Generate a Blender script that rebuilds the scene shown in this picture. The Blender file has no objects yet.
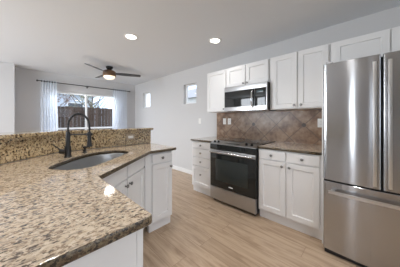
import bpy, bmesh, math, random
from mathutils import Vector, Matrix
random.seed(7)
S = bpy.context.scene
COL = S.collection
PI = math.pi

# ------------------------------------------------------------------ camera, world, lights, exposure
cd = bpy.data.cameras.new('camera'); cam = bpy.data.objects.new('camera', cd); COL.objects.link(cam)
cam.location = (0, 0, 1.238)
cam.rotation_euler = (PI/2, 0, -math.radians(46.1))
cd.sensor_width = 36; cd.sensor_fit = 'HORIZONTAL'
cd.lens = 36*175.5/400
cd.shift_y = -13.0/400
cd.clip_start = 0.02
S.camera = cam
S.view_settings.view_transform = 'Standard'; S.view_settings.look = 'None'
S.view_settings.gamma = 1; S.view_settings.use_curve_mapping = False
S.view_settings.exposure = 0.02
try:
    S.cycles.use_denoising = True
    S.cycles.max_bounces = 10; S.cycles.diffuse_bounces = 6; S.cycles.transparent_max_bounces = 12
    S.cycles.sample_clamp_indirect = 6; S.cycles.caustics_reflective = False; S.cycles.caustics_refractive = False
except Exception: pass

w = bpy.data.worlds.new('sky'); S.world = w; w.use_nodes = True
nt = w.node_tree; bg = nt.nodes['Background']; bg.inputs['Strength'].default_value = 2.6
tc = nt.nodes.new('ShaderNodeTexCoord'); nz = nt.nodes.new('ShaderNodeTexNoise'); nz.inputs['Scale'].default_value = 3; nz.inputs['Detail'].default_value = 5
cr = nt.nodes.new('ShaderNodeValToRGB')
cr.color_ramp.elements[0].position = .4; cr.color_ramp.elements[0].color = (.55, .70, .95, 1)
cr.color_ramp.elements[1].position = .6; cr.color_ramp.elements[1].color = (.95, .97, 1, 1)
nt.links.new(tc.outputs['Generated'], nz.inputs['Vector']); nt.links.new(nz.outputs['Fac'], cr.inputs['Fac']); nt.links.new(cr.outputs['Color'], bg.inputs['Color'])

def area(name, loc, rot, sx, sy, power, col=(1, 1, 1), shape='RECTANGLE', spread=PI):
    l = bpy.data.lights.new(name, 'AREA'); l.shape = shape; l.size = sx; l.size_y = sy; l.energy = power; l.color = col; l.spread = spread
    o = bpy.data.objects.new(name, l); COL.objects.link(o); o.location = loc; o.rotation_euler = rot
    return o
DAY = (.90, .95, 1.0); WARM = (1.0, .97, .94)
# lamps added for fill behind the camera and far left, in unseen openings
area('added_fill_behind', (.4, -2.33, 1.15), (PI/2, 0, PI), 2.9, 2.1, 78, DAY)  # added fill lamp, its door is never in view
area('added_fill_left', (-3.13, .91, 1.25), (PI/2, 0, -PI/2), .16, 1.8, 5.0, DAY)  # added lamp that puts a bright streak on the refrigerator
area('added_fill_left', (-3.13, 3.45, 1.3), (PI/2, 0, -PI/2), 1.9, 1.8, 135, DAY)  # added lamp, fills the room from the left
# daylight coming down through the living room window beside the fence, outside the pane
area('daylight_living_window', (1.38, 6.25, 2.1), (-math.radians(68), 0, 0), 1.7, .8, 50, DAY)

# ------------------------------------------------------------------ helpers
def link(me, name, mat=None, parent=None):
    o = bpy.data.objects.new(name, me); COL.objects.link(o)
    if mat: me.materials.append(mat)
    if parent: o.parent = parent
    return o
def tag(o, label=None, cat=None, group=None, kind=None):
    if label: o['label'] = label
    if cat: o['category'] = cat
    if group: o['group'] = group
    if kind: o['kind'] = kind
    return o
def empty(name, loc=(0, 0, 0), rz=0, label=None, cat=None, group=None, kind=None):
    o = bpy.data.objects.new(name, None); COL.objects.link(o); o.location = loc; o.rotation_euler = (0, 0, rz); o.empty_display_size = .1
    return tag(o, label, cat, group, kind)
class MB:
    def __init__(s): s.bm = bmesh.new()
    def box(s, x0, x1, y0, y1, z0, z1, bev=0):
        r = bmesh.ops.create_cube(s.bm, size=1)
        M = Matrix.Translation(((x0+x1)/2, (y0+y1)/2, (z0+z1)/2)) @ Matrix.Diagonal((abs(x1-x0), abs(y1-y0), abs(z1-z0), 1))
        bmesh.ops.transform(s.bm, matrix=M, verts=r['verts'])
        if bev:
            es = list({e for v in r['verts'] for e in v.link_edges})
            bmesh.ops.bevel(s.bm, geom=es, offset=bev, segments=2, profile=.7, affect='EDGES')
        return s
    def cyl(s, p0, p1, r0, r1=None, n=20):
        p0 = Vector(p0); p1 = Vector(p1); r1 = r0 if r1 is None else r1
        q = bmesh.ops.create_cone(s.bm, cap_ends=True, segments=n, radius1=r0, radius2=r1, depth=(p1-p0).length)
        M = Matrix.Translation((p0+p1)/2) @ (p1-p0).to_track_quat('Z', 'Y').to_matrix().to_4x4()
        bmesh.ops.transform(s.bm, matrix=M, verts=q['verts']); return s
    def lathe(s, prof, c=(0, 0, 0), axis=(0, 0, 1), n=28, ring=False):
        R = Vector(axis).to_track_quat('Z', 'Y').to_matrix(); c = Vector(c); rings = []
        for r, z in prof:
            rings.append([s.bm.verts.new(c + R @ Vector((max(r, 1e-5)*math.cos(2*PI*k/n), max(r, 1e-5)*math.sin(2*PI*k/n), z))) for k in range(n)])
        for a, b in zip(rings, rings[1:]):
            for k in range(n): s.bm.faces.new((a[k], a[(k+1) % n], b[(k+1) % n], b[k]))
        if ring:
            a, b = rings[-1], rings[0]
            for k in range(n): s.bm.faces.new((a[k], a[(k+1) % n], b[(k+1) % n], b[k]))
        else: s.bm.faces.new(rings[0][::-1]); s.bm.faces.new(rings[-1])
        return s
    def tube(s, pts, r, n=10):
        pts = [Vector(p) for p in pts]; rings = []; up = None
        for i, p in enumerate(pts):
            t = (pts[min(i+1, len(pts)-1)] - pts[max(i-1, 0)]).normalized()
            if up is None: up = t.orthogonal().normalized()
            up = (up - t*up.dot(t)).normalized(); v = t.cross(up)
            rr = r[i] if isinstance(r, (list, tuple)) else r
            rings.append([s.bm.verts.new(p + rr*(math.cos(2*PI*k/n)*up + math.sin(2*PI*k/n)*v)) for k in range(n)])
        for a, b in zip(rings, rings[1:]):
            for k in range(n): s.bm.faces.new((a[k], a[(k+1) % n], b[(k+1) % n], b[k]))
        s.bm.faces.new(rings[0][::-1]); s.bm.faces.new(rings[-1]); return s
    def prism(s, pts, z0, z1):
        a = [s.bm.verts.new((x, y, z0)) for x, y in pts]; b = [s.bm.verts.new((x, y, z1)) for x, y in pts]
        n = len(pts)
        for k in range(n): s.bm.faces.new((a[k], a[(k+1) % n], b[(k+1) % n], b[k]))
        s.bm.faces.new(a[::-1]); s.bm.faces.new(b); return s
    def quad(s, *ps):
        s.bm.faces.new([s.bm.verts.new(p) for p in ps]); return s
    def done(s, name, mat=None, parent=None, smooth=True, bev=0):
        bmesh.ops.recalc_face_normals(s.bm, faces=s.bm.faces)
        me = bpy.data.meshes.new(name); s.bm.to_mesh(me); s.bm.free()
        if smooth:
            me.polygons.foreach_set('use_smooth', [True]*len(me.polygons))
            try: me.set_sharp_from_angle(angle=math.radians(35))
            except Exception: pass
        o = link(me, name, mat, parent)
        if bev:
            m = o.modifiers.new('edge', 'BEVEL'); m.width = bev; m.segments = 2; m.limit_method = 'ANGLE'
        return o

def flat(pts_out, holes, z0, z1, name, mat, parent=None, bev=.004, edge=None):
    """a slab cut from an outline with holes, edges eased"""
    cu = bpy.data.curves.new(name, 'CURVE'); cu.dimensions = '2D'; cu.fill_mode = 'BOTH'
    for loop in [pts_out]+holes:
        sp = cu.splines.new('POLY'); sp.points.add(len(loop)-1); sp.use_cyclic_u = True
        for p, (x, y) in zip(sp.points, loop): p.co = (x, y, 0, 1)
    cu.extrude = (z1-z0)/2-bev; cu.bevel_depth = bev; cu.bevel_resolution = 2; cu.offset = -bev
    t = bpy.data.objects.new('t', cu); COL.objects.link(t)
    me = bpy.data.meshes.new_from_object(t.evaluated_get(bpy.context.evaluated_depsgraph_get()))
    bpy.data.objects.remove(t); bpy.data.curves.remove(cu)
    me.transform(Matrix.Translation((0, 0, (z0+z1)/2))); me.materials.clear()
    o = link(me, name, mat, parent)
    if edge:                                             # edge faces coloured darker, shade put into the stone
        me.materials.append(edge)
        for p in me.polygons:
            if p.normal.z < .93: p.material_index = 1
    return o

# ------------------------------------------------------------------ materials
def mat(name, col, rough=.5, metal=0, **kw):
    m = bpy.data.materials.new(name); m.use_nodes = True; b = m.node_tree.nodes['Principled BSDF']
    b.inputs['Base Color'].default_value = (*col, 1); b.inputs['Roughness'].default_value = rough; b.inputs['Metallic'].default_value = metal
    for k, v in kw.items(): b.inputs[k].default_value = v
    return m
def N(m, typ, **kw):
    n = m.node_tree.nodes.new(typ)
    for k, v in kw.items():
        if k in n.inputs: n.inputs[k].default_value = v
        else: setattr(n, k, v)
    return n
def L(m, a, b): m.node_tree.links.new(a, b)
def P(m): return m.node_tree.nodes['Principled BSDF']
def coords(m, scale=(1, 1, 1), rot=(0, 0, 0), loc=(0, 0, 0)):
    t = N(m, 'ShaderNodeTexCoord'); g = N(m, 'ShaderNodeMapping')
    g.inputs['Scale'].default_value = scale; g.inputs['Rotation'].default_value = rot; g.inputs['Location'].default_value = loc
    L(m, t.outputs['Object'], g.inputs['Vector']); return g.outputs['Vector']
def ramp(m, fac, stops, interp='LINEAR'):
    r = N(m, 'ShaderNodeValToRGB'); e = r.color_ramp; e.interpolation = interp
    while len(e.elements) > 1: e.elements.remove(e.elements[-1])
    e.elements[0].position = stops[0][0]; e.elements[0].color = (*stops[0][1], 1)
    for p, c in stops[1:]:
        x = e.elements.new(p); x.color = (*c, 1)
    L(m, fac, r.inputs['Fac']); return r.outputs['Color']
def mix(m, fac, a, b, blend='MIX'):
    x = N(m, 'ShaderNodeMix'); x.data_type = 'RGBA'; x.blend_type = blend
    if isinstance(fac, (int, float)): x.inputs[0].default_value = fac
    else: L(m, fac, x.inputs[0])
    for s, i in ((a, 6), (b, 7)):
        if isinstance(s, tuple): x.inputs[i].default_value = (*s, 1)
        else: L(m, s, x.inputs[i])
    return x.outputs[2]
def bump(m, h, st=.2, dist=.01):
    b = N(m, 'ShaderNodeBump'); b.inputs['Strength'].default_value = st; b.inputs['Distance'].default_value = dist
    L(m, h, b.inputs['Height']); L(m, b.outputs['Normal'], P(m).inputs['Normal'])

def paint(name, col, tex=.06):
    m = mat(name, col, .75); v = coords(m); n = N(m, 'ShaderNodeTexNoise'); n.inputs['Scale'].default_value = 70; n.inputs['Detail'].default_value = 3
    L(m, v, n.inputs['Vector']); bump(m, n.outputs['Fac'], tex, .004); return m
M_wall = paint('grey_wall_paint', (.60, .60, .605))
M_ceil = paint('ceiling_paint', (.74, .765, .80), .15)
M_trim = mat('white_trim_paint', (.80, .80, .80), .4)
M_cab = mat('white_cabinet_paint', (.80, .80, .80), .38)
M_knob = mat('pewter', (.26, .255, .25), .35, 1)
M_black = mat('matte_black', (.012, .012, .013), .38)
M_blackmetal = mat('black_metal', (.02, .02, .022), .3, .6)
M_vinyl = mat('white_vinyl', (.86, .87, .88), .35)
M_plate = mat('white_plastic', (.85, .85, .83), .35)
M_tan = mat('tan_metal_plate', (.36, .30, .22), .4, 0)
M_platdk = mat('dark_slot', (.05, .05, .05), .5)
M_glassblk = mat('black_glass', (.012, .014, .014), .06)
M_chrome = mat('polished_steel', (.70, .70, .70), .18, 1)
M_bronze = mat('brown_fan_housing', (.17, .10, .055), .4, .3)
M_fanblade = mat('dark_grey_fan_blade', (.06, .06, .065), .5)

def granite(name, warm, fs=1.0, dark=1.0):
    m = mat(name, (.6, .5, .4), .09, **{'Coat Weight': .5, 'Coat Roughness': .05}); v = coords(m)
    def vor(s, seed, sc=(1, 1, 1)):
        vv = coords(m, sc, (0, 0, .5), (seed, seed*.7, seed*.3))
        d = N(m, 'ShaderNodeTexNoise'); d.inputs['Scale'].default_value = 60; L(m, vv, d.inputs['Vector'])
        mm = N(m, 'ShaderNodeMixRGB') if False else None
        add = N(m, 'ShaderNodeVectorMath', operation='MULTIPLY_ADD'); L(m, d.outputs['Color'], add.inputs[0]); add.inputs[1].default_value = (.012, .012, .012); L(m, vv, add.inputs[2])
        x = N(m, 'ShaderNodeTexVoronoi'); x.inputs['Scale'].default_value = s; L(m, add.outputs[0], x.inputs['Vector']); return x
    def noi(s, seed, det=4, sc=(1, 1, 1)):
        vv = coords(m, sc, (0, 0, .5), (seed, seed, seed)); x = N(m, 'ShaderNodeTexNoise'); x.inputs['Scale'].default_value = s; x.inputs['Detail'].default_value = det; x.inputs['Roughness'].default_value = .6
        L(m, vv, x.inputs['Vector']); return x.outputs['Fac']
    c1 = vor(75, 0); sep = N(m, 'ShaderNodeSeparateColor'); L(m, c1.outputs['Color'], sep.inputs[0])
    if warm:
        base = ramp(m, sep.outputs[0], [(0, tuple(q*dark for q in (.42, .31, .17))), (.35, tuple(q*dark for q in (.64, .50, .29))), (.65, tuple(q*dark for q in (.76, .65, .44))), (1, tuple(q*dark for q in (.48, .35, .19)))])
        dk, br, gr = (.025, .017, .012), (.15, .08, .035), (.33, .24, .15); k = -.015 if dark == 1 else -.05; dk = tuple(q*(.3+.7*dark) for q in dk); br = tuple(q*(.2+.8*dark) for q in br); gr = tuple(q*dark for q in gr); lt = tuple(q*dark for q in (.64, .51, .31))
    else:
        base = ramp(m, sep.outputs[0], [(0, (.48, .375, .265)), (.35, (.58, .465, .335)), (.65, (.70, .60, .47)), (1, (.53, .42, .30))])
        dk, br, gr = (.085, .062, .046), (.23, .155, .10), (.30, .245, .19); k = -.012; lt = (.61, .50, .37)
    base = mix(m, ramp(m, noi(9, 3, 2), [(.35, (0, 0, 0)), (.65, (.7, .7, .7))]), base, lt)
    m1 = ramp(m, noi(80*fs, 1, 3, (1, 1, 1) if warm else (.62, 1, 1)), [(.53+k, (0, 0, 0)), (.62+k, (.85, .85, .85))]); base = mix(m, m1, base, gr)
    m2 = ramp(m, noi(100*fs, 5, 3, (1, 1, 1) if warm else (.62, 1, 1)), [(.56+k, (0, 0, 0)), (.62+k, (.9, .9, .9))]); base = mix(m, m2, base, br)
    m3 = ramp(m, noi(100*fs, 9, 3, (1, 1, 1) if warm else (.58, 1, 1)), [(.575+k, (0, 0, 0)), (.63+k, (1, 1, 1))]); base = mix(m, m3, base, dk)
    L(m, base, P(m).inputs['Base Color']); return m
M_gran = granite('speckled_beige_granite', False)
M_granw = granite('speckled_gold_granite', True, .62)
M_edge = granite('shaded_granite_edge', True, 1.0, .3); P(M_edge).inputs['Roughness'].default_value = .35  # same stone coloured darker, paints in the shade on the edges

def stainless(name, col=(.50, .505, .52), rough=.15, wav=.02, aniso=1.0):
    m = mat(name, col, rough, 1, Anisotropic=aniso); tg = N(m, 'ShaderNodeCombineXYZ'); tg.inputs[2].default_value = 1; L(m, tg.outputs[0], P(m).inputs['Tangent']); v = coords(m, (60, 60, 1.2)); n = N(m, 'ShaderNodeTexNoise'); n.inputs['Scale'].default_value = 8; n.inputs['Detail'].default_value = 3
    L(m, v, n.inputs['Vector'])
    mr = N(m, 'ShaderNodeMapRange'); mr.inputs['To Min'].default_value = rough-.01; mr.inputs['To Max'].default_value = rough+.01
    L(m, n.outputs['Fac'], mr.inputs['Value']); L(m, mr.outputs['Result'], P(m).inputs['Roughness'])
    v2 = coords(m, (1, 9, 1.1)); n2 = N(m, 'ShaderNodeTexNoise'); n2.inputs['Scale'].default_value = 1.6; n2.inputs['Detail'].default_value = 1; L(m, v2, n2.inputs['Vector'])
    bump(m, n2.outputs['Fac'], wav*4, .05); return m
M_steel = stainless('brushed_stainless')
M_steelr = stainless('range_stainless', (.50, .50, .505), .30, .002, .3)
M_sink = stainless('sink_stainless', (.50, .51, .52), .34, .002, 0)

def wood_floor():
    m = mat('light_oak_planks', (.6, .45, .3), .32); v = coords(m, (1, 1, 1), (0, 0, PI/2))
    b = N(m, 'ShaderNodeTexBrick'); b.offset = .37; b.inputs['Scale'].default_value = 1; b.inputs['Brick Width'].default_value = 1.2; b.inputs['Row Height'].default_value = .178
    b.inputs['Mortar Size'].default_value = .0014; b.inputs['Color1'].default_value = (0, 0, 0, 1); b.inputs['Color2'].default_value = (1, 1, 1, 1); b.inputs['Mortar'].default_value = (.5, .5, .5, 1)
    L(m, v, b.inputs['Vector'])
    tone = ramp(m, b.outputs['Color'], [(0, (.44, .325, .225)), (.5, (.52, .39, .275)), (1, (.47, .35, .245))])
    off = N(m, 'ShaderNodeVectorMath', operation='MULTIPLY_ADD'); L(m, b.outputs['Color'], off.inputs[0]); off.inputs[1].default_value = (3, 7, 5); L(m, v, off.inputs[2])
    sc = N(m, 'ShaderNodeVectorMath', operation='MULTIPLY'); L(m, off.outputs[0], sc.inputs[0]); sc.inputs[1].default_value = (1.3, 12, 1)
    n = N(m, 'ShaderNodeTexNoise'); n.inputs['Scale'].default_value = 1.8; n.inputs['Detail'].default_value = 6; n.inputs['Roughness'].default_value = .62; n.inputs['Distortion'].default_value = .8
    L(m, sc.outputs[0], n.inputs['Vector'])
    g = ramp(m, n.outputs['Fac'], [(.25, (.48, .42, .38)), (.45, (.82, .79, .76)), (.6, (1, 1, 1)), (.75, (1.0, .98, .96))])
    c = mix(m, 1.0, tone, g, 'MULTIPLY')
    c = mix(m, b.outputs['Fac'], c, (.22, .14, .09)); L(m, c, P(m).inputs['Base Color'])
    bump(m, n.outputs['Fac'], .08, .003); return m
M_floor = wood_floor()

def tile():
    m = mat('brown_travertine_tile', (.3, .2, .15), .3)
    v = coords(m, (1, 1, 1), (0, 0, 0)); s = N(m, 'ShaderNodeSeparateXYZ'); L(m, v, s.inputs[0]); c = N(m, 'ShaderNodeCombineXYZ'); L(m, s.outputs['Y'], c.inputs[0]); L(m, s.outputs['Z'], c.inputs[1])
    g = N(m, 'ShaderNodeMapping'); g.inputs['Rotation'].default_value = (0, 0, PI/4); L(m, c.outputs[0], g.inputs['Vector'])
    g.inputs['Location'].default_value = TILE_LOC
    b = N(m, 'ShaderNodeTexBrick'); b.offset = 0; b.inputs['Scale'].default_value = 1; b.inputs['Brick Width'].default_value = .265; b.inputs['Row Height'].default_value = .265
    b.inputs['Mortar Size'].default_value = .0045; b.inputs['Mortar Smooth'].default_value = .1; b.inputs['Color1'].default_value = (0, 0, 0, 1); b.inputs['Color2'].default_value = (1, 1, 1, 1)
    L(m, g.outputs[0], b.inputs['Vector'])
    n = N(m, 'ShaderNodeTexNoise'); n.inputs['Scale'].default_value = 11; n.inputs['Detail'].default_value = 6; n.inputs['Roughness'].default_value = .6; L(m, v, n.inputs['Vector'])
    col = ramp(m, n.outputs['Fac'], [(.3, (.15, .08, .045)), (.45, (.27, .165, .10)), (.58, (.37, .25, .165)), (.75, (.46, .35, .26))])
    tn = ramp(m, b.outputs['Color'], [(0, (.80, .80, .82)), (1, (1.0, .98, .95))]); col = mix(m, 1, col, tn, 'MULTIPLY')
    col = mix(m, b.outputs['Fac'], col, (.12, .08, .055)); L(m, col, P(m).inputs['Base Color'])
    iv = N(m, 'ShaderNodeMath', operation='SUBTRACT'); iv.inputs[0].default_value = 1; L(m, b.outputs['Fac'], iv.inputs[1]); bump(m, iv.outputs[0], .5, .003); return m
# a joint crossing stands at Y 1.40, Z 1.175 on the wall
_a = PI/4; TILE_LOC = (-(1.40*math.cos(_a)-1.175*math.sin(_a)), -(1.40*math.sin(_a)+1.175*math.cos(_a)), 0)
M_tile = tile()

def glass(name, tint=(1, 1, 1)):
    m = bpy.data.materials.new(name); m.use_nodes = True; t = m.node_tree; t.nodes.remove(t.nodes['Principled BSDF'])
    a = t.nodes.new('ShaderNodeBsdfTransparent'); a.inputs[0].default_value = (*tint, 1); g = t.nodes.new('ShaderNodeBsdfGlossy'); g.inputs['Roughness'].default_value = .02
    lw = t.nodes.new('ShaderNodeLayerWeight'); lw.inputs[0].default_value = .5; pw = t.nodes.new('ShaderNodeMath'); pw.operation = 'POWER'; pw.inputs[1].default_value = 4; t.links.new(lw.outputs['Facing'], pw.inputs[0]); f = t.nodes.new('ShaderNodeMath'); f.operation = 'MULTIPLY_ADD'; f.inputs[1].default_value = .6; f.inputs[2].default_value = .03; t.links.new(pw.outputs[0], f.inputs[0]); x = t.nodes.new('ShaderNodeMixShader')
    t.links.new(f.outputs[0], x.inputs[0]); t.links.new(a.outputs[0], x.inputs[1]); t.links.new(g.outputs[0], x.inputs[2]); t.links.new(x.outputs[0], t.nodes['Material Output'].inputs[0]); return m
M_pane = glass('window_glass')
def sheer():
    m = bpy.data.materials.new('white_sheer_fabric'); m.use_nodes = True; t = m.node_tree; t.nodes.remove(t.nodes['Principled BSDF'])
    d = t.nodes.new('ShaderNodeBsdfDiffuse'); d.inputs[0].default_value = (.90, .92, .96, 1); tr = t.nodes.new('ShaderNodeBsdfTranslucent'); tr.inputs[0].default_value = (.82, .89, .98, 1)
    tp = t.nodes.new('ShaderNodeBsdfTransparent'); x = t.nodes.new('ShaderNodeMixShader'); x.inputs[0].default_value = .5; y = t.nodes.new('ShaderNodeMixShader'); y.inputs[0].default_value = .25
    t.links.new(d.outputs[0], x.inputs[1]); t.links.new(tr.outputs[0], x.inputs[2]); t.links.new(x.outputs[0], y.inputs[1]); t.links.new(tp.outputs[0], y.inputs[2]); t.links.new(y.outputs[0], t.nodes['Material Output'].inputs[0]); return m
M_sheer = sheer()
def emis(name, col, st):
    return mat(name, col, .5, **{'Emission Color': (*col, 1), 'Emission Strength': st})
M_lens = emis('lit_lamp_lens', (1, .96, .90), 6)
M_fanlens = emis('lit_fan_bowl', (1, .85, .65), 1.0)
def woodboard(name, c0, c1):
    m = mat(name, c0, .85); v = coords(m, (1, 1, 1)); s = N(m, 'ShaderNodeSeparateXYZ'); L(m, v, s.inputs[0])
    a = N(m, 'ShaderNodeMath', operation='MULTIPLY'); L(m, s.outputs['X'], a.inputs[0]); a.inputs[1].default_value = 1/.14
    f = N(m, 'ShaderNodeMath', operation='FLOOR'); L(m, a.outputs[0], f.inputs[0]); wn = N(m, 'ShaderNodeTexWhiteNoise', noise_dimensions='1D'); L(m, f.outputs[0], wn.inputs['W'])
    L(m, ramp(m, wn.outputs['Value'], [(0, c0), (1, c1)]), P(m).inputs['Base Color']); return m
M_fence = woodboard('weathered_brown_fence_boards', (.032, .019, .014), (.085, .054, .040))

# ------------------------------------------------------------------ room shell
W = 2.77; H = 2.438; D = 5.74; XL = -3.2; YB = -2.4; T = .14
def struct(o): o['kind'] = 'structure'; return o
struct(MB().box(XL, W, YB, D, -.08, 0).done('floor', M_floor))
struct(MB().box(XL-T, W+T, YB-T, D+T, H, H+.12).done('ceiling', M_ceil))
def wall_rects(mb, ax, c0, c1, a0, a1, holes, mat_, name):
    """a wall slab between a0..a1, full height, holes = (a0,a1,z0,z1)"""
    xs = sorted({a0, a1, *[h[0] for h in holes], *[h[1] for h in holes]}); zs = sorted({0, H, *[h[2] for h in holes], *[h[3] for h in holes]})
    def solid(i, j):
        if not (0 <= i < len(xs)-1 and 0 <= j < len(zs)-1): return False
        am = (xs[i]+xs[i+1])/2; zm = (zs[j]+zs[j+1])/2
        return not any(h[0] < am < h[1] and h[2] < zm < h[3] for h in holes)
    def p(a, c, z): return (c, a, z) if ax == 'X' else (a, c, z)
    for i in range(len(xs)-1):
        for j in range(len(zs)-1):
            if not solid(i, j): continue
            A0, A1, Z0, Z1 = xs[i], xs[i+1], zs[j], zs[j+1]
            for c in (c0, c1): mb.quad(p(A0, c, Z0), p(A1, c, Z0), p(A1, c, Z1), p(A0, c, Z1))
            for di, dj, q in ((-1, 0, (A0, Z0, A0, Z1)), (1, 0, (A1, Z0, A1, Z1)), (0, -1, (A0, Z0, A1, Z0)), (0, 1, (A0, Z1, A1, Z1))):
                if not solid(i+di, j+dj): mb.quad(p(q[0], c0, q[1]), p(q[0], c1, q[1]), p(q[2], c1, q[3]), p(q[2], c0, q[3]))
    bmesh.ops.remove_doubles(mb.bm, verts=mb.bm.verts, dist=1e-5)
    return struct(mb.done(name, mat_, smooth=False))
SW1 = (2.78, 3.21, 1.63, 2.09); SW2 = (4.75, 5.20, 1.64, 2.11)
BW = (.58, 2.14, 1.0, 2.0)
wall_rects(MB(), 'X', W, W+T, YB, D+T, [SW1, SW2], M_wall, 'wall_right')
wall_rects(MB(), 'Y', D, D+T, XL, W, [BW], M_wall, 'wall_back')
LWs = [(.79, 1.03, .3, 2.25), (2.5, 4.4, .4, 2.25), (.06, .22, .3, 2.25)]  # unseen windows: slits shaped to streak the refrigerator, wide one for fill light
wall_rects(MB(), 'X', XL-T, XL, YB, D+T, LWs, M_wall, 'wall_left')
wall_rects(MB(), 'Y', YB-T, YB, XL, W, [(-1.05, 1.85, 0.02, 2.2)], M_wall, 'wall_front')
struct(MB().box(XL, -.046, 5.40, D, 0, H).done('wall_corner', M_wall, smooth=False))
def base(name, x0, x1, y0, y1): struct(MB().box(x0, x1, y0, y1, 0, .095, .004).done(name, M_trim))
base('baseboard_right', W-.014, W, 2.28, D)
base('baseboard_back', -.046, W-.014, D-.014, D)
base('baseboard_corner', XL, -.046, 5.386, 5.40)

def window(name, ax, c, a0, a1, z0, z1, mull, fr=.04, sillc=None, out=1):
    r = empty(name, (0, 0, 0), kind='structure')
    def bx(mb, A0, A1, C0, C1, Z0, Z1):
        if ax == 'X': mb.box(C0, C1, A0, A1, Z0, Z1, .003)
        else: mb.box(A0, A1, C0, C1, Z0, Z1, .003)
    m = MB(); g = .002
    for q in ((a0+g, a1-g, z0+g, z0+fr), (a0+g, a1-g, z1-fr, z1-g), (a0+g, a0+fr, z0+fr, z1-fr), (a1-fr, a1-g, z0+fr, z1-fr)): bx(m, q[0], q[1], c-.025, c+.025, q[2], q[3])
    for mm in mull: bx(m, mm-.022, mm+.022, c-.022, c+.022, z0+fr, z1-fr)
    m.done('window_frame', M_vinyl, r)
    m = MB(); bx(m, a0+fr, a1-fr, c-.003, c+.003, z0+fr, z1-fr); m.done('glass', M_pane, r)
    return r
w1 = window('window_1', 'Y', D+.085, BW[0], BW[1], BW[2], BW[3], [1.36], .045)
MB().box(BW[0]-.04, BW[1]+.04, D-.035, D-.001, .972, .999, .005).done('window_sill', M_vinyl, w1)
window('window_2', 'X', W+.09, *SW1, [], .03)
window('window_3', 'X', W+.09, *SW2, [], .03)
window('window_4', 'X', XL-.09, *LWs[0], [], .03)
window('window_6', 'X', XL-.09, *LWs[2], [], .03)
window('window_5', 'X', XL-.09, *LWs[1], [3.45], .05)
window('door_1', 'Y', YB-.09, -1.05, 1.85, .02, 2.2, [.4], .06)  # unseen glass door, added to let light in from behind

# pony wall carrying the raised bar, with its diagonal run behind the sink
wf = [(1.335, 2.272), (.28, 2.272), (-.32, 1.741), (-.32, .56)]          # face line of the granite splash
def off(line, d):                                                          # offset outward (away from the kitchen)
    res = []
    for i, p in enumerate(line):
        ns = []
        for a, b in ((i-1, i), (i, i+1)):
            if a >= 0 and b < len(line):
                t = Vector((line[b][0]-line[a][0], line[b][1]-line[a][1])).normalized(); ns.append(Vector((t.y, -t.x)))
        n = sum(ns, Vector((0, 0))).normalized(); k = d/n.dot(ns[0]); res.append((p[0]+n.x*k, p[1]+n.y*k))
    return res
def band(l, d0, d1, z0, z1, name, mt, bev=.003):
    a = off(l, d0); b = off(l, d1); return flat(a+b[::-1], [], z0, z1, name, mt, None, bev)
struct(band(wf, .032, .15, 0, 1.1, 'wall_half', M_wall, .001))
tag(band(wf, .001, .03, .917, 1.1, 'granite_backsplash', M_granw, .001), 'tall gold and black granite splash rising behind the sink up to the raised bar', 'backsplash')
wl = [(1.36, 2.272)]+wf[1:]
tag(band(wl, -.03, .30, 1.102, 1.132, 'bar_countertop', M_granw), 'raised granite bar ledge running along the top of the half wall behind the sink', 'bar top')

# ------------------------------------------------------------------ countertops
def catmull(P_, n=6):
    out = []; m = len(P_)
    for i in range(m):
        p0, p1, p2, p3 = (Vector(P_[(i+k-1) % m]) for k in range(4))
        for j in range(n):
            t = j/n; out.append(tuple(.5*((2*p1)+(-p0+p2)*t+(2*p0-5*p1+4*p2-p3)*t*t+(-p0+3*p1-3*p2+p3)*t**3)))
    return out
SINK = catmull([(.145, 1.575), (.19, 1.675), (.270, 1.775), (.353, 1.875), (.445, 1.95), (.545, 2.0), (.645, 2.015), (.735, 1.985), (.795, 1.905), (.79, 1.78), (.715, 1.69),
                (.618, 1.605), (.525, 1.53), (.435, 1.458), (.355, 1.405), (.290, 1.397), (.225, 1.43), (.178, 1.497)], 4)
def scl(pts, k, d=0):
    cx = sum(p[0] for p in pts)/len(pts); cy = sum(p[1] for p in pts)/len(pts)
    return [(cx+(x-cx)*k, cy+(y-cy)*k) for x, y in pts]
def fillet(pts, rs, n=6):
    out = []
    for i, p in enumerate(pts):
        r = rs[i]
        if not r: out.append(p); continue
        a = Vector(pts[i-1]); b = Vector(p); c = Vector(pts[(i+1) % len(pts)])
        u = b+(a-b).normalized()*r; v = b+(c-b).normalized()*r
        for k in range(n+1):
            t = k/n; q = u*(1-t)**2+b*2*t*(1-t)+v*t*t; out.append((q.x, q.y))
    return out
ctr = [(-.319, .532), (.325, .532), (.329, 1.135), (.972, 1.667), (1.334, 1.667), (1.334, 2.27), (.281, 2.27), (-.319, 1.739)]
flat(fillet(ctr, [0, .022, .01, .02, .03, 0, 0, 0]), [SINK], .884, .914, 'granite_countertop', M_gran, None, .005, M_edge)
tag(bpy.data.objects['granite_countertop'], 'speckled beige granite countertop wrapping around the undermount sink in the foreground', 'countertop')
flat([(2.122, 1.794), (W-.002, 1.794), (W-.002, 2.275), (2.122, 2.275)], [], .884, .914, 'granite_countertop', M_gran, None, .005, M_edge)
tag(bpy.data.objects['granite_countertop.001'], 'short granite countertop over the stack of drawers, left of the range', 'countertop')
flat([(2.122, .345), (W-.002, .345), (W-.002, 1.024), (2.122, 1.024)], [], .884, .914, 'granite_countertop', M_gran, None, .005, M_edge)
tag(bpy.data.objects['granite_countertop.002'], 'granite countertop between the range and the refrigerator', 'countertop')

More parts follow.
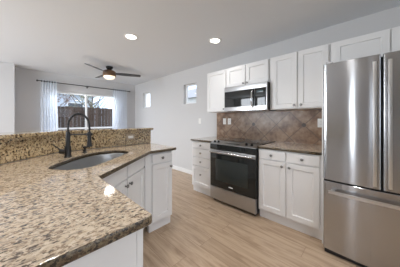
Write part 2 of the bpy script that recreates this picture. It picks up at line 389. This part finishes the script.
# sink
sk = empty('kitchen_sink', (.48, 1.70, .7), label='stainless undermount sink bowl set in the granite in front of the black faucet', cat='sink')
loc = lambda pts: [(x-.48, y-1.70) for x, y in pts]
m = MB(); prof = [(1.05, .182), (1.0, .182), (.985, .17), (.97, .06), (.93, .02), (.82, .002), (.5, -.004), (.12, -.008)]
rings = []
for k, z in prof: rings.append([m.bm.verts.new((x, y, z)) for x, y in loc(scl(SINK, k))])
n = len(rings[0])
for a, b in zip(rings, rings[1:]):
    for i in range(n): m.bm.faces.new((a[i], a[(i+1) % n], b[(i+1) % n], b[i]))
m.bm.faces.new(rings[-1])
o = m.done('bowl', M_sink, sk); sm = o.modifiers.new('thickness', 'SOLIDIFY'); sm.thickness = .002
cx = sum(p[0] for p in SINK)/n-.48; cy = sum(p[1] for p in SINK)/n-1.70
MB().lathe([(.0, -.003), (.045, -.003), (.05, .0), (.042, .002), (.0, -.001)], (cx, cy, -.004)).done('drain', M_chrome, sk)

# faucet (spring spout with pull-down head)
fx, fy = .31, 1.925
fa = empty('kitchen_faucet', (fx, fy, .914), math.atan2(-.77, .64), 'tall matte black pull-down spring faucet arching over the sink', 'faucet')
MB().lathe([(.0, 0), (.030, 0), (.030, .008), (.025, .014), (.025, .09), (.019, .10), (.017, .215), (.014, .225), (.0, .226)]).done('body', M_black, fa)
arc = []
for k in range(25):
    t = PI*k/24; arc.append((.10-.10*math.cos(t), 0, .275+.108*math.sin(t)))
path = [(0, 0, .22), (0, 0, .25)]+arc+[(.2, 0, .24), (.2, 0, .215)]
MB().tube(path, .0065, 12).done('hose', M_black, fa)
m = MB(); sp = []                                       # coil around the hose
tot = []; acc = 0
for i in range(len(path)-1):
    a = Vector(path[i]); b = Vector(path[i+1]); tot.append((acc, a, b)); acc += (b-a).length
K = 560
for k in range(K):
    s_ = acc*k/(K-1)*.999
    for (q, a, b) in tot:
        if q <= s_ <= q+(b-a).length+1e-6: seg = (q, a, b)
    q, a, b = seg; t = (b-a).normalized(); p = a+t*(s_-q); n1 = Vector((0, 1, 0)); n2 = t.cross(n1); ph = s_/.0125*2*PI
    sp.append(p+.0088*(math.cos(ph)*n1+math.sin(ph)*n2))
m.tube(sp, .0020, 5).done('spring', M_blackmetal, fa)
MB().tube([(0, 0, .196), (.10, 0, .202), (.178, 0, .202)], .0055, 10).cyl((.2, 0, .192), (.2, 0, .212), .024, n=20).done('support_arm', M_black, fa)
MB().lathe([(.0, .0), (.021, .0), (.023, .006), (.019, .02), (.0155, .05), (.0155, .12), (.011, .13), (.0, .131)], (.2, 0, .095)).done('spray_head', M_black, fa)
hv = MB().cyl((-.02, 0, .045), (-.070, .0, .047), .021, n=20).done('handle', M_black, fa)
MB().tube([(-.058, 0, .052), (-.10, .004, .078), (-.155, .01, .108)], [.006, .005, .0035], 8).done('lever', M_black, hv)
sd = empty('soap_dispenser', (.47, 2.07, .914), math.atan2(-.77, .64), 'small black soap dispenser pump behind the sink', 'soap dispenser')
MB().lathe([(.0, 0), (.021, 0), (.021, .006), (.015, .01), (.015, .032), (.0, .033)]).done('collar', M_black, sd)
MB().lathe([(.0, .033), (.008, .033), (.008, .045), (.017, .047), (.017, .062), (.0, .063)]).tube([(.012, 0, .056), (.045, 0, .058), (.055, 0, .05)], .005, 8).done('pump_head', M_black, sd)

def plate(name, loc_, rz, w_, h_, kinds, label, cat='outlet', group=None):
    r = empty(name, loc_, rz, label, cat, group)
    MB().box(-w_/2, w_/2, -.006, 0, -h_/2, h_/2, .0025).done('cover_plate', M_tan if kinds == ['side'] else M_plate, r)
    nk = len(kinds)
    for i, kd in enumerate(kinds):
        x = (i-(nk-1)/2)*.046
        if kd == 'rocker': MB().box(x-.016, x+.016, -.010, -.006, -.033, .033, .002).done('rocker', M_plate, r)
        elif kd == 'outlet':
            m = MB(); m.box(x-.016, x+.016, -.009, -.006, -.033, .033, .002); f = m.done('receptacle', M_plate, r)
            for z in (-.018, .018):
                for xx in (-.006, .006): MB().box(x+xx-.0012, x+xx+.0012, -.0096, -.009, z-.004, z+.004).done('slot', M_platdk, f)
        else:                                         # receptacle lying on its side
            m = MB(); m.box(-.033, .033, -.009, -.006, -.016, .016, .002); f = m.done('receptacle', M_plate, r)
            for x_ in (-.018, .018):
                for zz in (-.006, .006): MB().box(x_-.004, x_+.004, -.0096, -.009, zz-.0012, zz+.0012).done('slot', M_platdk, f)
    return r
plate('wall_outlet', (1.035, 2.27, 1.02), 0, .115, .07, ['side'], 'tan outlet plate with white sockets set sideways in the granite splash behind the sink')
plate('light_switch', (W-.013, 1.995, 1.222), -PI/2, .07, .115, ['rocker'], 'white switch plate on the brown tile, the one nearer the bare grey wall', 'switch')
plate('wall_outlet', (W-.013, 1.885, 1.222), -PI/2, .07, .115, ['outlet'], 'white outlet plate on the brown tile, beside the switch, nearer the range')
plate('wall_outlet', (W-.013, .455, 1.205), -PI/2, .07, .115, ['outlet'], 'white outlet plate on the brown tile next to the refrigerator')
plate('light_switch', (W-.001, 2.666, 1.227), -PI/2, .07, .115, ['rocker'], 'white switch plate on the bare grey wall below the high window nearer the kitchen', 'switch')

# ------------------------------------------------------------------ cabinets
def front(x0, x1, z0, z1, y, name, root, rail=.052, th=.019, knob=None, panel=True):
    m = MB(); bm = m.bm; m.box(x0, x1, y, y+th, z0, z1, .0025)
    if panel:
        bm.faces.ensure_lookup_table(); f = min((f for f in bm.faces), key=lambda f: (round(f.calc_center_median().y, 4), -f.calc_area()))
        bmesh.ops.inset_region(bm, faces=[f], thickness=rail, use_even_offset=True)
        bmesh.ops.inset_region(bm, faces=[f], thickness=.007, depth=0, use_even_offset=True)
        bmesh.ops.translate(bm, vec=(0, .012, 0), verts=f.verts[:])
    o = m.done(name, M_cab, root, smooth=False)
    if knob:
        MB().lathe([(.0, 0), (.008, 0), (.006, .006), (.006, .014), (.0145, .018), (.0155, .024), (.011, .028), (.0, .029)], (knob[0], y, knob[1]), (0, -1, 0), 16).done('knob', M_knob, o)
    return o
def cabinet(name, loc_, rz, w_, z0, z1, depth, fronts, label, toe=True, sidepts=None, group=None):
    r = empty(name, loc_, rz, label, 'cabinet', group)
    m = MB()
    if sidepts: m.prism(sidepts, z0, z1)
    else: m.box(.001, w_-.001, .02, depth, z0, z1)
    m.done('body', M_cab, r, smooth=False)
    if toe: MB().box(.002, w_-.002, .075, .095, 0, z0-.001).box(.002, w_-.002, .050, .075, 0, z0-.004, .002).done('toe_kick', M_cab, r, smooth=False)
    for f in fronts:
        kind, x0, x1, a, b = f[:5]; front(x0, x1, a, b, 0, kind, r, knob=f[5] if len(f) > 5 else None, panel=(kind == 'door' or (b-a) > .2), rail=.052)
    return r
FX = 2.13
zB = .105; zT = .883
# drawers left of the range (local x runs along world -Y)
cabinet('base_cabinet', (FX, 2.262, 0), -PI/2, .466, zB, zT, W-FX-.003,
        [('drawer', .02, .45, .770, .868, (.235, .819)), ('drawer', .02, .45, .622, .757, (.235, .69)), ('drawer', .02, .45, .474, .609, (.235, .542)), ('drawer', .02, .45, .125, .461, (.235, .33))],
        'white base cabinet of four stacked drawers left of the range')
cabinet('base_cabinet', (FX, 1.024, 0), -PI/2, .680, zB, zT, W-FX-.003,
        [('drawer', .018, .330, .765, .868, (.174, .817)), ('drawer', .350, .662, .765, .868, (.506, .817)),
         ('door', .018, .330, .125, .750, (.300, .705)), ('door', .350, .662, .125, .750, (.380, .705))],
        'white two-door base cabinet between the range and the refrigerator')
# uppers
UX = 2.43; uz0, uz1 = 1.387, 2.111
cabinet('upper_cabinet', (UX, 2.165, 0), -PI/2, .435, uz0, uz1, W-UX-.003, [('door', .012, .423, uz0+.012, uz1-.012, (.395, uz0+.045))],
        'white single-door wall cabinet left of the microwave', toe=False)
cabinet('upper_cabinet', (UX, 1.728, 0), -PI/2, .722, 1.782, uz1, W-UX-.003, [('door', .012, .352, 1.79, uz1-.012, (.325, 1.815)), ('door', .366, .712, 1.79, uz1-.012, (.393, 1.815))],
        'short white two-door wall cabinet directly above the microwave', toe=False)
cabinet('upper_cabinet', (UX, .996, 0), -PI/2, .679, uz0, uz1, W-UX-.003, [('door', .040, .345, uz0+.012, uz1-.012, (.317, uz0+.045)), ('door', .360, .668, uz0+.012, uz1-.012, (.393, uz0+.045))],
        'tall white two-door wall cabinet between the microwave and the refrigerator', toe=False)
cabinet('upper_cabinet', (UX, .314, 0), -PI/2, .924, 1.80, uz1, W-UX-.003, [('door', .035, .457, 1.812, uz1-.012, (.429, 1.835)), ('door', .472, .909, 1.812, uz1-.012, (.500, 1.835))],
        'short white wall cabinet above the refrigerator', toe=False)
tag(MB().box(2.13, W-.003, .328, .342, 0, 1.385).done('filler_panel', M_cab, smooth=False), 'narrow white upright panel between the right base cabinet and the refrigerator', 'panel')

# peninsula cabinets
EY = 1.69
ec = cabinet('base_cabinet', (1.0, EY, 0), 0, .29, zB, zT, .56, [('drawer', .014, .276, .770, .866, (.135, .818)), ('door', .014, .276, .125, .752, (.250, .705))],
        'narrow white cabinet with one drawer and one door at the end of the sink peninsula')
MB().box(-.062, 0, .02, .035, zB, zT).done('corner_stile', M_cab, ec, smooth=False)
u = Vector((.643, .532)).normalized(); o0 = Vector((.329, 1.135))+Vector((-u.y, u.x))*.045+u*.01
ln = .80
cabinet('sink_cabinet', (o0.x, o0.y, 0), math.atan2(u.y, u.x), ln, zB, zT, .5,
        [('drawer', .03, .412, .765, .866), ('drawer', .428, .79, .765, .866), ('door', .03, .412, .125, .748, (.385, .705)), ('door', .428, .79, .125, .748, (.455, .705))],
        'white two-door cabinet set diagonally under the sink', sidepts=[(.0, .02), (.815, .02), (.815, .08), (0, .08)])
lg = empty('base_cabinet', (0, 0, 0), 0, 'white cabinet run under the nearest countertop, plain end panel facing the camera', 'cabinet')
MB().box(-.31, .276, .565, 1.10, .002, zT).done('body', M_cab, lg, smooth=False)
MB().box(.277, .300, .560, 1.10, .002, zT, .002).done('corner_post', M_cab, lg, smooth=False)
MB().box(-.312, .276, .560, .5645, .002, zT).done('end_panel', M_cab, lg, smooth=False)

# ------------------------------------------------------------------ tile splash
tb = tag(MB().box(W-.012, W-.0005, .344, 2.19, .915, 1.386).done('tile_backsplash', M_tile, smooth=False), 'brown stone tile splash laid diagonally on the wall behind the range', 'backsplash')

for yy in (1.40, 1.40-.265*math.sqrt(2)*2):
    m = MB(); m.box(-.0015, .0015, -.024, .024, -.024, .024, .001); bmesh.ops.transform(m.bm, matrix=Matrix.Translation((W-.0135, yy, 1.175)) @ Matrix.Rotation(PI/4, 4, 'X'), verts=m.bm.verts)
    m.done('accent_tile', mat('dark_accent_tile', (.06, .04, .03), .3), tb, smooth=False)

# ------------------------------------------------------------------ range
RL, RR = 1.788, 1.030
rg = empty('kitchen_range', (2.10, RL, 0), -PI/2, 'stainless slide-in electric range with black glass oven door', 'range')
w_ = RL-RR
MB().box(0.002, w_-.002, .03, .645, .03, .895).done('body', mat('dark_enamel', (.03, .03, .032), .4), rg, smooth=False)
MB().box(0, w_, .09, .645, .896, .922, .003).done('cooktop', M_glassblk, rg)
m = MB()
for bx_, by_, br_ in ((.2, .22, .105), (.56, .22, .085), (.2, .48, .075), (.56, .48, .105), (.38, .5, .05)):
    m.lathe([(br_-.003, .9222), (br_, .9224), (br_, .9226), (br_-.003, .9226)], (bx_, by_, 0), n=40, ring=True)
m.done('burner_ring', mat('burner_ring_grey', (.25, .25, .25), .3), rg)
m = MB(); vs = [(-.018, .880), (-.018, .888), (.09, .926), (.09, .895), (.03, .880)]
a = [m.bm.verts.new((0, y, z)) for y, z in vs]; b = [m.bm.verts.new((w_, y, z)) for y, z in vs]
for k in range(5): m.bm.faces.new((a[k], a[(k+1) % 5], b[(k+1) % 5], b[k]))
m.bm.faces.new(a); m.bm.faces.new(b)
cp = m.done('control_panel', M_steelr, rg, smooth=False)
nrm = Vector((0, -.038, .11)).normalized()
for kx in (.06, .13, .60, .68):
    c0 = Vector((kx, .035, .9075)); MB().lathe([(.0, 0), (.021, 0), (.021, .004), (.016, .006), (.015, .022), (.0, .024)], c0, nrm, 20).done('knob', M_blackmetal, cp)
ctrl = MB(); c0 = Vector((.37, .035, .9078)); ctrl.box(.26, .50, .012, .062, .9055, .9085)
o = ctrl.done('display', M_glassblk, cp)
MB().box(.002, w_-.002, -.016, .03, .800, .879, .003).done('fascia', M_glassblk, rg)
dr = MB().box(.004, w_-.004, -.012, .029, .236, .796, .004).done('oven_door', M_glassblk, rg)
MB().box(.11, w_-.11, -.0135, -.012, .34, .66, .0005).done('window', mat('oven_window_glass', (.03, .037, .036), .05), dr)
MB().box(.345, .415, -.0135, -.012, .278, .292, .0005).done('badge', mat('silver_badge', (.8, .8, .8), .3), dr)
MB().box(.004, w_-.004, -.0145, -.012, .742, .796, .001).done('door_trim', M_steelr, dr)
MB().tube([(.03, -.058, .768), (w_-.03, -.058, .768)], .0125, 16).box(.05, .075, -.058, -.013, .759, .777).box(w_-.075, w_-.05, -.058, -.013, .759, .777).done('handle', M_chrome, dr)
MB().box(.004, w_-.004, -.012, .029, .045, .232, .004).done('storage_drawer', M_steelr, rg)
for kx in (.04, w_-.04):
    for ky in (.06, .6): MB().cyl((kx, ky, 0), (kx, ky, .031), .015).done('foot', M_black, rg)

# ------------------------------------------------------------------ microwave
mw = empty('microwave', (2.352, 1.711, 1.386), -PI/2, 'stainless over-the-range microwave with black glass door', 'microwave')
ww = .712; hh = .388
MB().box(0, ww-.001, .03, .414, .004, hh, .002).done('body', M_black, mw)
MB().box(0, ww, .004, .029, hh-.07, hh, .003).done('vent_strip', M_steelr, mw)
m = MB(); m.box(0, .530, 0, .029, .002, hh-.072, .003); d_ = m.done('door', M_steelr, mw)
MB().box(.012, .528, -.002, 0, .062, hh-.078, .001).done('window', M_glassblk, d_)
MB().tube([(.503, -.006, .04), (.503, -.035, .075), (.503, -.042, .16), (.503, -.035, .25), (.503, -.006, .285)], .011, 12).done('handle', M_chrome, d_)
c_ = MB().box(.532, ww, 0, .029, .002, hh-.072, .003).done('control_panel', M_steelr, mw)
MB().box(.534, ww-.012, -.002, 0, .062, hh-.078, .001).done('keypad', M_glassblk, c_)
MB().box(.56, ww-.05, -.003, -.002, .25, .28, .0005).done('display', mat('dim_display', (.02, .05, .06), .2), c_)
MB().box(.05, ww-.05, .06, .36, .0, .004).done('grease_filter', M_chrome, mw)

# ------------------------------------------------------------------ refrigerator
fr = empty('refrigerator', (2.0, .312, 0), -PI/2, 'tall stainless french door refrigerator with bottom freezer drawer', 'refrigerator')
fw = .775
MB().box(.004, fw-.004, .06, .74, .041, 1.745, .004).done('body', mat('grey_fridge_case', (.14, .14, .145), .5), fr)
def bowed(x0, x1, z0, z1, name):
    """a door slab with rounded upright edges, its face slightly bowed outward"""
    pts = []; n_ = 22; r_ = .012
    def yb(x): t = (x/fw-.5)*2; return -.022*(1-t*t)
    ff = []
    for k in range(n_+1):
        x = x0+(x1-x0)*k/n_; e = min(x-x0, x1-x); dy = 0
        if e < r_: dy = r_-math.sqrt(max(0, r_*r_-(r_-e)**2))
        ff.append((x, yb(x)+dy))
    xs = [x0, x0+.002, x0+.005, x0+.009]; xe = [x1-.009, x1-.005, x1-.002, x1]; ff = []
    for x in xs+[x0+.012+(x1-x0-.024)*k/16 for k in range(17)]+xe:
        e = min(x-x0, x1-x); dy = r_-math.sqrt(max(0, r_*r_-(r_-min(e, r_))**2)); ff.append((x, yb(x)+dy))
    pts = ff+[(x1, .055), (x0, .055)]
    return MB().prism(pts, z0, z1).done(name, M_steel, fr, bev=.003)
dl = bowed(.0, .3815, .690, 1.762, 'door'); d2 = bowed(.3915, fw, .690, 1.762, 'door'); fz = bowed(.0, fw, .045, .676, 'freezer_drawer')
MB().box(.3805, .3925, .03, .058, .69, 1.75).done('door_gasket', M_black, fr)
MB().box(.002, fw-.002, .03, .058, .677, .689).done('drawer_gasket', M_black, fr)
MB().box(.01, fw-.01, .01, .059, .006, .040).done('kick_grille', M_black, fr)
for kx in (.05, fw-.05):
    for ky in (.1, .68): MB().cyl((kx, ky, 0), (kx, ky, .036), .018).done('foot', M_black, fr)
M_hand = mat('satin_handle', (.72, .72, .72), .28, 1)
def handle(x, par):
    m = MB(); m.box(x-.011, x+.011, -.072, -.054, .72, 1.70, .005)
    for z in (.76, 1.66): m.box(x-.008, x+.008, -.056, -.020, z-.015, z+.015, .003)
    m.done('handle', M_hand, par)
handle(.345, dl); handle(.428, d2)
m = MB(); hp = [(.05+.675*k/24, -.062-.014*(1-((k/24-.5)*2)**2)) for k in range(25)]
rings = []
for x, y in hp: rings.append([m.bm.verts.new((x, y+a_, .60+b_)) for a_, b_ in ((-.009, -.012), (-.009, .012), (.009, .012), (.009, -.012))])
for p, q in zip(rings, rings[1:]):
    for k in range(4): m.bm.faces.new((p[k], p[(k+1) % 4], q[(k+1) % 4], q[k]))
m.bm.faces.new(rings[0]); m.bm.faces.new(rings[-1])
for x in (.075, fw-.075): m.box(x-.014, x+.014, -.06, -.006, .592, .608)
m.done('handle', M_hand, fz)
for kx in (.02, fw-.07): MB().box(kx, kx+.05, .0, .09, 1.7635, 1.780, .004).done('hinge_cover', mat('grey_plastic', (.35, .35, .36), .5), fr)

# ------------------------------------------------------------------ ceiling: recessed lamps and fan
def can(x, y, label, pw=8, group=None):
    r = empty('recessed_light', (x, y, H), 0, label, 'ceiling light', group)
    MB().lathe([(.070, -.001), (.095, -.001), (.093, -.006), (.072, -.008), (.070, -.006)], n=36, ring=True).done('trim_ring', M_plate, r)
    MB().lathe([(.0, -.004), (.069, -.004), (.069, -.002), (.0, -.002)], n=36).done('lens', M_lens, r)
    l = area('lamp', (x, y, H-.012), (0, 0, 0), .13, .13, pw, WARM, 'DISK', math.radians(125))
for x, y, lb in ((1.123, 2.449, 'round recessed ceiling light above the end of the sink peninsula, nearer the fan'), (2.053, 1.663, 'round recessed ceiling light above the floor in front of the range')): can(x, y, lb, 6 if x < 2 else 2.5)
can(1.35, .25, 'added fill ceiling light over the kitchen aisle, out of the picture'); can(-.1, 1.3, 'added fill ceiling light over the near counter, out of the picture')  # unseen lamps added to brighten the kitchen
can(.6, -1.2, 'added fill ceiling light behind the camera, out of the picture')  # another unseen lamp added for brightness

cf = empty('ceiling_fan', (1.42, 4.17, 0), 0, 'three-blade ceiling fan with brown housing and lit bowl', 'ceiling fan')
MB().lathe([(.0, 2.437), (.072, 2.437), (.070, 2.40), (.045, 2.375), (.03, 2.36), (.0, 2.36)]).done('canopy', M_black, cf)
MB().lathe([(.0, 2.362), (.05, 2.362), (.105, 2.345), (.130, 2.32), (.134, 2.26), (.134, 2.222), (.0, 2.222)], n=36).done('motor_housing', M_bronze, cf)
MB().lathe([(.0, 2.221), (.116, 2.221), (.112, 2.20), (.095, 2.178), (.07, 2.163), (.0, 2.157)], n=36).done('light_bowl', M_fanlens, cf)
# blade directions around the hub: azimuth measured in the room
yaw = math.radians(46.1); Rv = Vector((math.cos(yaw), -math.sin(yaw))); Fv = Vector((math.sin(yaw), math.cos(yaw)))
for k in range(3):
    an = math.radians(22+120*k); dv = Rv*math.cos(an)+Fv*math.sin(an); az = math.atan2(dv.y, dv.x)
    m = MB(); pts = fillet([(.13, -.045), (.30, -.062), (.66, -.055), (.66, .05), (.30, .062), (.13, .045)], [0, .05, .03, .03, .05, 0], 5)
    m.prism(pts, -.004, .004)
    bmesh.ops.transform(m.bm, matrix=Matrix.Translation((0, 0, 2.29)) @ Matrix.Rotation(az, 4, 'Z') @ Matrix.Rotation(math.radians(-13), 4, 'X'), verts=m.bm.verts)
    b_ = m.done('blade', M_fanblade, cf, smooth=False)
area('lamp', (1.42, 4.17, 2.15), (0, 0, 0), .18, .18, 4, WARM, 'DISK')

# ------------------------------------------------------------------ curtain rod and sheers
ry = D-.10; rz_ = 2.185
cr_ = empty('curtain_rod', (0, 0, 0), 0, 'long thin black curtain rod mounted above the living room window', 'curtain rod')
MB().cyl((.33, ry, rz_), (2.53, ry, rz_), .010, n=14).done('rod', M_blackmetal, cr_)
for x in (.322, 2.538): MB().lathe([(.0, -.02), (.014, -.018), (.026, 0), (.014, .018), (.0, .02)], (x, ry, rz_), (1, 0, 0), 16).done('finial', M_black, cr_)
for x in (.46, 1.36, 2.40): MB().box(x-.012, x+.012, ry, D-.001, rz_-.016, rz_-.009).box(x-.014, x+.014, D-.008, D-.001, rz_-.04, rz_+.03, .002).cyl((x-.007, ry, rz_-.009), (x+.007, ry, rz_-.009), .0145, n=14).done('bracket', M_black, cr_)
def sheer_curtain(x0, x1, x0b, x1b, label, nf=7):
    r = empty('sheer_curtain', ((x0+x1)/2, ry, 0), 0, label, 'curtain')
    m = MB(); nx = 110; nz_ = 16; g = []
    ztop = rz_+.03
    for j in range(nz_+1):
        t = j/nz_; row = []
        for i in range(nx+1):
            s_ = i/nx; x = (x0*(1-t)+x0b*t)*(1-s_)+(x1*(1-t)+x1b*t)*s_
            A = .022+.018*t; y = A*math.sin(2*PI*nf*s_)+.008*math.sin(5*s_+3*t*PI)
            row.append(m.bm.verts.new((x-(x0+x1)/2, y, ztop*(1-t)+.02*t)))
        g.append(row)
    for j in range(nz_):
        for i in range(nx): m.bm.faces.new((g[j][i], g[j][i+1], g[j+1][i+1], g[j+1][i]))
    m.done('fabric', M_sheer, r)
    for q in range(nf*2):
        s_ = (q+.5)/(nf*2)
        x = x0*(1-s_)+x1*s_-(x0+x1)/2
        if q % 2: continue
        MB().lathe([(.0145, -.004), (.024, -.003), (.024, .003), (.0145, .004)], (x, 0, rz_), (1, .3, 0), 18, True).done('grommet', M_black, r)
sheer_curtain(.385, .68, .36, .74, 'white sheer curtain gathered at the side of the window nearer the left wall corner', 6)
sheer_curtain(2.02, 2.44, 1.97, 2.48, 'white sheer curtain gathered at the side of the window nearer the high square windows', 7)

# ------------------------------------------------------------------ outside
struct(MB().box(-14, 22, -12, YB-.2, -.35, -.15).box(-14, 22, D+.2, 24, -.35, -.15).box(W+.2, 22, YB-.2, D+.2, -.35, -.15).box(-14, XL-.2, YB-.2, D+.2, -.35, -.15).done('ground', mat('bare_winter_lawn', (.20, .19, .12), .9)))
def fence(p0, p1, hgt, label):
    p0 = Vector(p0); p1 = Vector(p1); dv = p1-p0; L_ = dv.length
    r = empty('wooden_fence', (p0.x, p0.y, -.15), math.atan2(dv.y, dv.x), label, 'fence'); m = MB(); x = 0
    while x < L_: m.box(x+.004, x+.136, 0, .02, .03, hgt+random.uniform(-.02, .02)); x += .14
    m.done('board_panel', M_fence, r, smooth=False)
    x = 0
    while x < L_: MB().box(x-.045, x+.045, .022, .112, 0, hgt+.03).done('post', M_fence, r, smooth=False); x += 2.4
    for z in (.3, hgt-.3): MB().box(0, L_, .022, .06, z-.04, z+.04).done('rail', M_fence, r, smooth=False)
fence((-4.5, 9.2), (7.0, 9.2), 1.98, 'dark weathered board fence standing outside the living room window')
M_bark = mat('grey_bark', (.16, .13, .11), .9)
def leafm(n, c): return mat(n, c, .8)
def tree(x, y, h_, rad, trunk, leafc, nl, label, name='garden_tree'):
    r = empty(name, (x, y, -.15), 0, label, 'tree'); m = MB(); tips = []
    m.tube([(0, 0, 0), (.03, .02, h_*.25), (-.02, 0, h_*.5)], [trunk, trunk*.8, trunk*.6], 9)
    for k in range(16):
        a_ = k*2.4; z0_ = h_*(.28+.02*k*.8); l_ = rad*random.uniform(.7, 1.1)
        mid = Vector((math.cos(a_)*l_*.45, math.sin(a_)*l_*.45, z0_+l_*.35)); tip = Vector((math.cos(a_)*l_, math.sin(a_)*l_, z0_+l_*random.uniform(.6, 1.3)))
        m.tube([(0, 0, z0_), mid, tip], [trunk*.35, trunk*.22, trunk*.06], 5); tips += [mid, tip]
        for q in range(5):
            s_ = random.uniform(.3, 1); p_ = mid.lerp(tip, s_); e_ = p_+Vector((random.uniform(-.5, .5), random.uniform(-.5, .5), random.uniform(.1, .7)))*rad*.5
            m.tube([p_, e_], [trunk*.10, trunk*.04], 4); tips += [e_, p_.lerp(e_, .5)]
    m.done('trunk', M_bark, r)
    m = MB()
    for k in range(nl):
        p_ = random.choice(tips)+Vector([random.gauss(0, rad*.09) for _ in range(3)]); s_ = random.uniform(.02, .045)
        a_ = Vector([random.uniform(-1, 1) for _ in range(3)]).normalized(); b_ = a_.orthogonal().normalized()
        m.quad(p_-a_*s_, p_+b_*s_*.6, p_+a_*s_, p_-b_*s_*.6)
    m.done('foliage', leafc, r, smooth=False)
M_lf1 = leafm('pale_spring_leaves', (.35, .36, .22)); M_lf2 = leafm('russet_leaves', (.20, .10, .06)); M_lf3 = leafm('grey_green_leaves', (.22, .27, .20))
tree(2.9, 11.2, 4.6, 1.3, .10, M_lf1, 1500, 'thin pale budding tree rising above the fence, seen through the window half nearer the fan')
tree(.9, 10.4, 3.4, .9, .07, M_lf2, 900, 'small russet bush-like tree above the fence, seen through the window half nearer the faucet')
tree(6.4, 5.2, 4.4, .9, .09, M_lf3, 700, 'bare branching tree outside, seen through the high square window nearer the wall cabinets')
tree(7.2, 9.8, 4.6, 1.0, .09, M_lf3, 700, 'bare branching tree outside, seen through the high square window nearer the corner')
def siding(n, c):
    m = mat(n, c, .7); v = coords(m); wv = N(m, 'ShaderNodeTexWave'); wv.wave_profile = 'SAW'; wv.bands_direction = 'Z'; wv.inputs['Scale'].default_value = 1.6; L(m, v, wv.inputs['Vector']); bump(m, wv.outputs['Fac'], .6, .02); return m
def house(x, y, rz, w2, d2_, h2, sid, label):
    r = empty('neighbor_house', (x, y, -.15), rz, label, 'house')
    MB().box(-w2/2, w2/2, -d2_/2, d2_/2, 0, h2).done('wall', sid, r, smooth=False)
    m = MB(); a = [(-w2/2-.4, -d2_/2-.4, h2), (-w2/2-.4, d2_/2+.4, h2), (-w2/2-.4, 0, h2+d2_*.28)]; b = [(w2/2+.4, p[1], p[2]) for p in a]
    va = [m.bm.verts.new(p) for p in a]; vb = [m.bm.verts.new(p) for p in b]
    m.bm.faces.new(va); m.bm.faces.new(vb)
    for k in range(3): m.bm.faces.new((va[k], va[(k+1) % 3], vb[(k+1) % 3], vb[k]))
    m.done('roof', mat('grey_shingles', (.38, .38, .39), .9), r, smooth=False)
    for xx in (-w2*.3, 0, w2*.3):
        f = MB().box(xx-.5, xx+.5, -d2_/2-.04, -d2_/2+.02, h2-1.7, h2-.6).done('window', M_vinyl, r)
        MB().box(xx-.44, xx+.44, -d2_/2-.045, -d2_/2-.04, h2-1.64, h2-.66).done('pane', mat('dark_pane', (.08, .10, .13), .1), f)
house(1.3, 18.5, 0, 5.5, 6, 3.3, siding('pale_blue_siding', (.66, .74, .86)), 'pale blue house standing behind the fence')
house(15.5, 11.0, -PI/2, 12, 6, 3.7, siding('pale_grey_siding', (.78, .78, .76)), 'pale grey sided house seen through the high square windows')
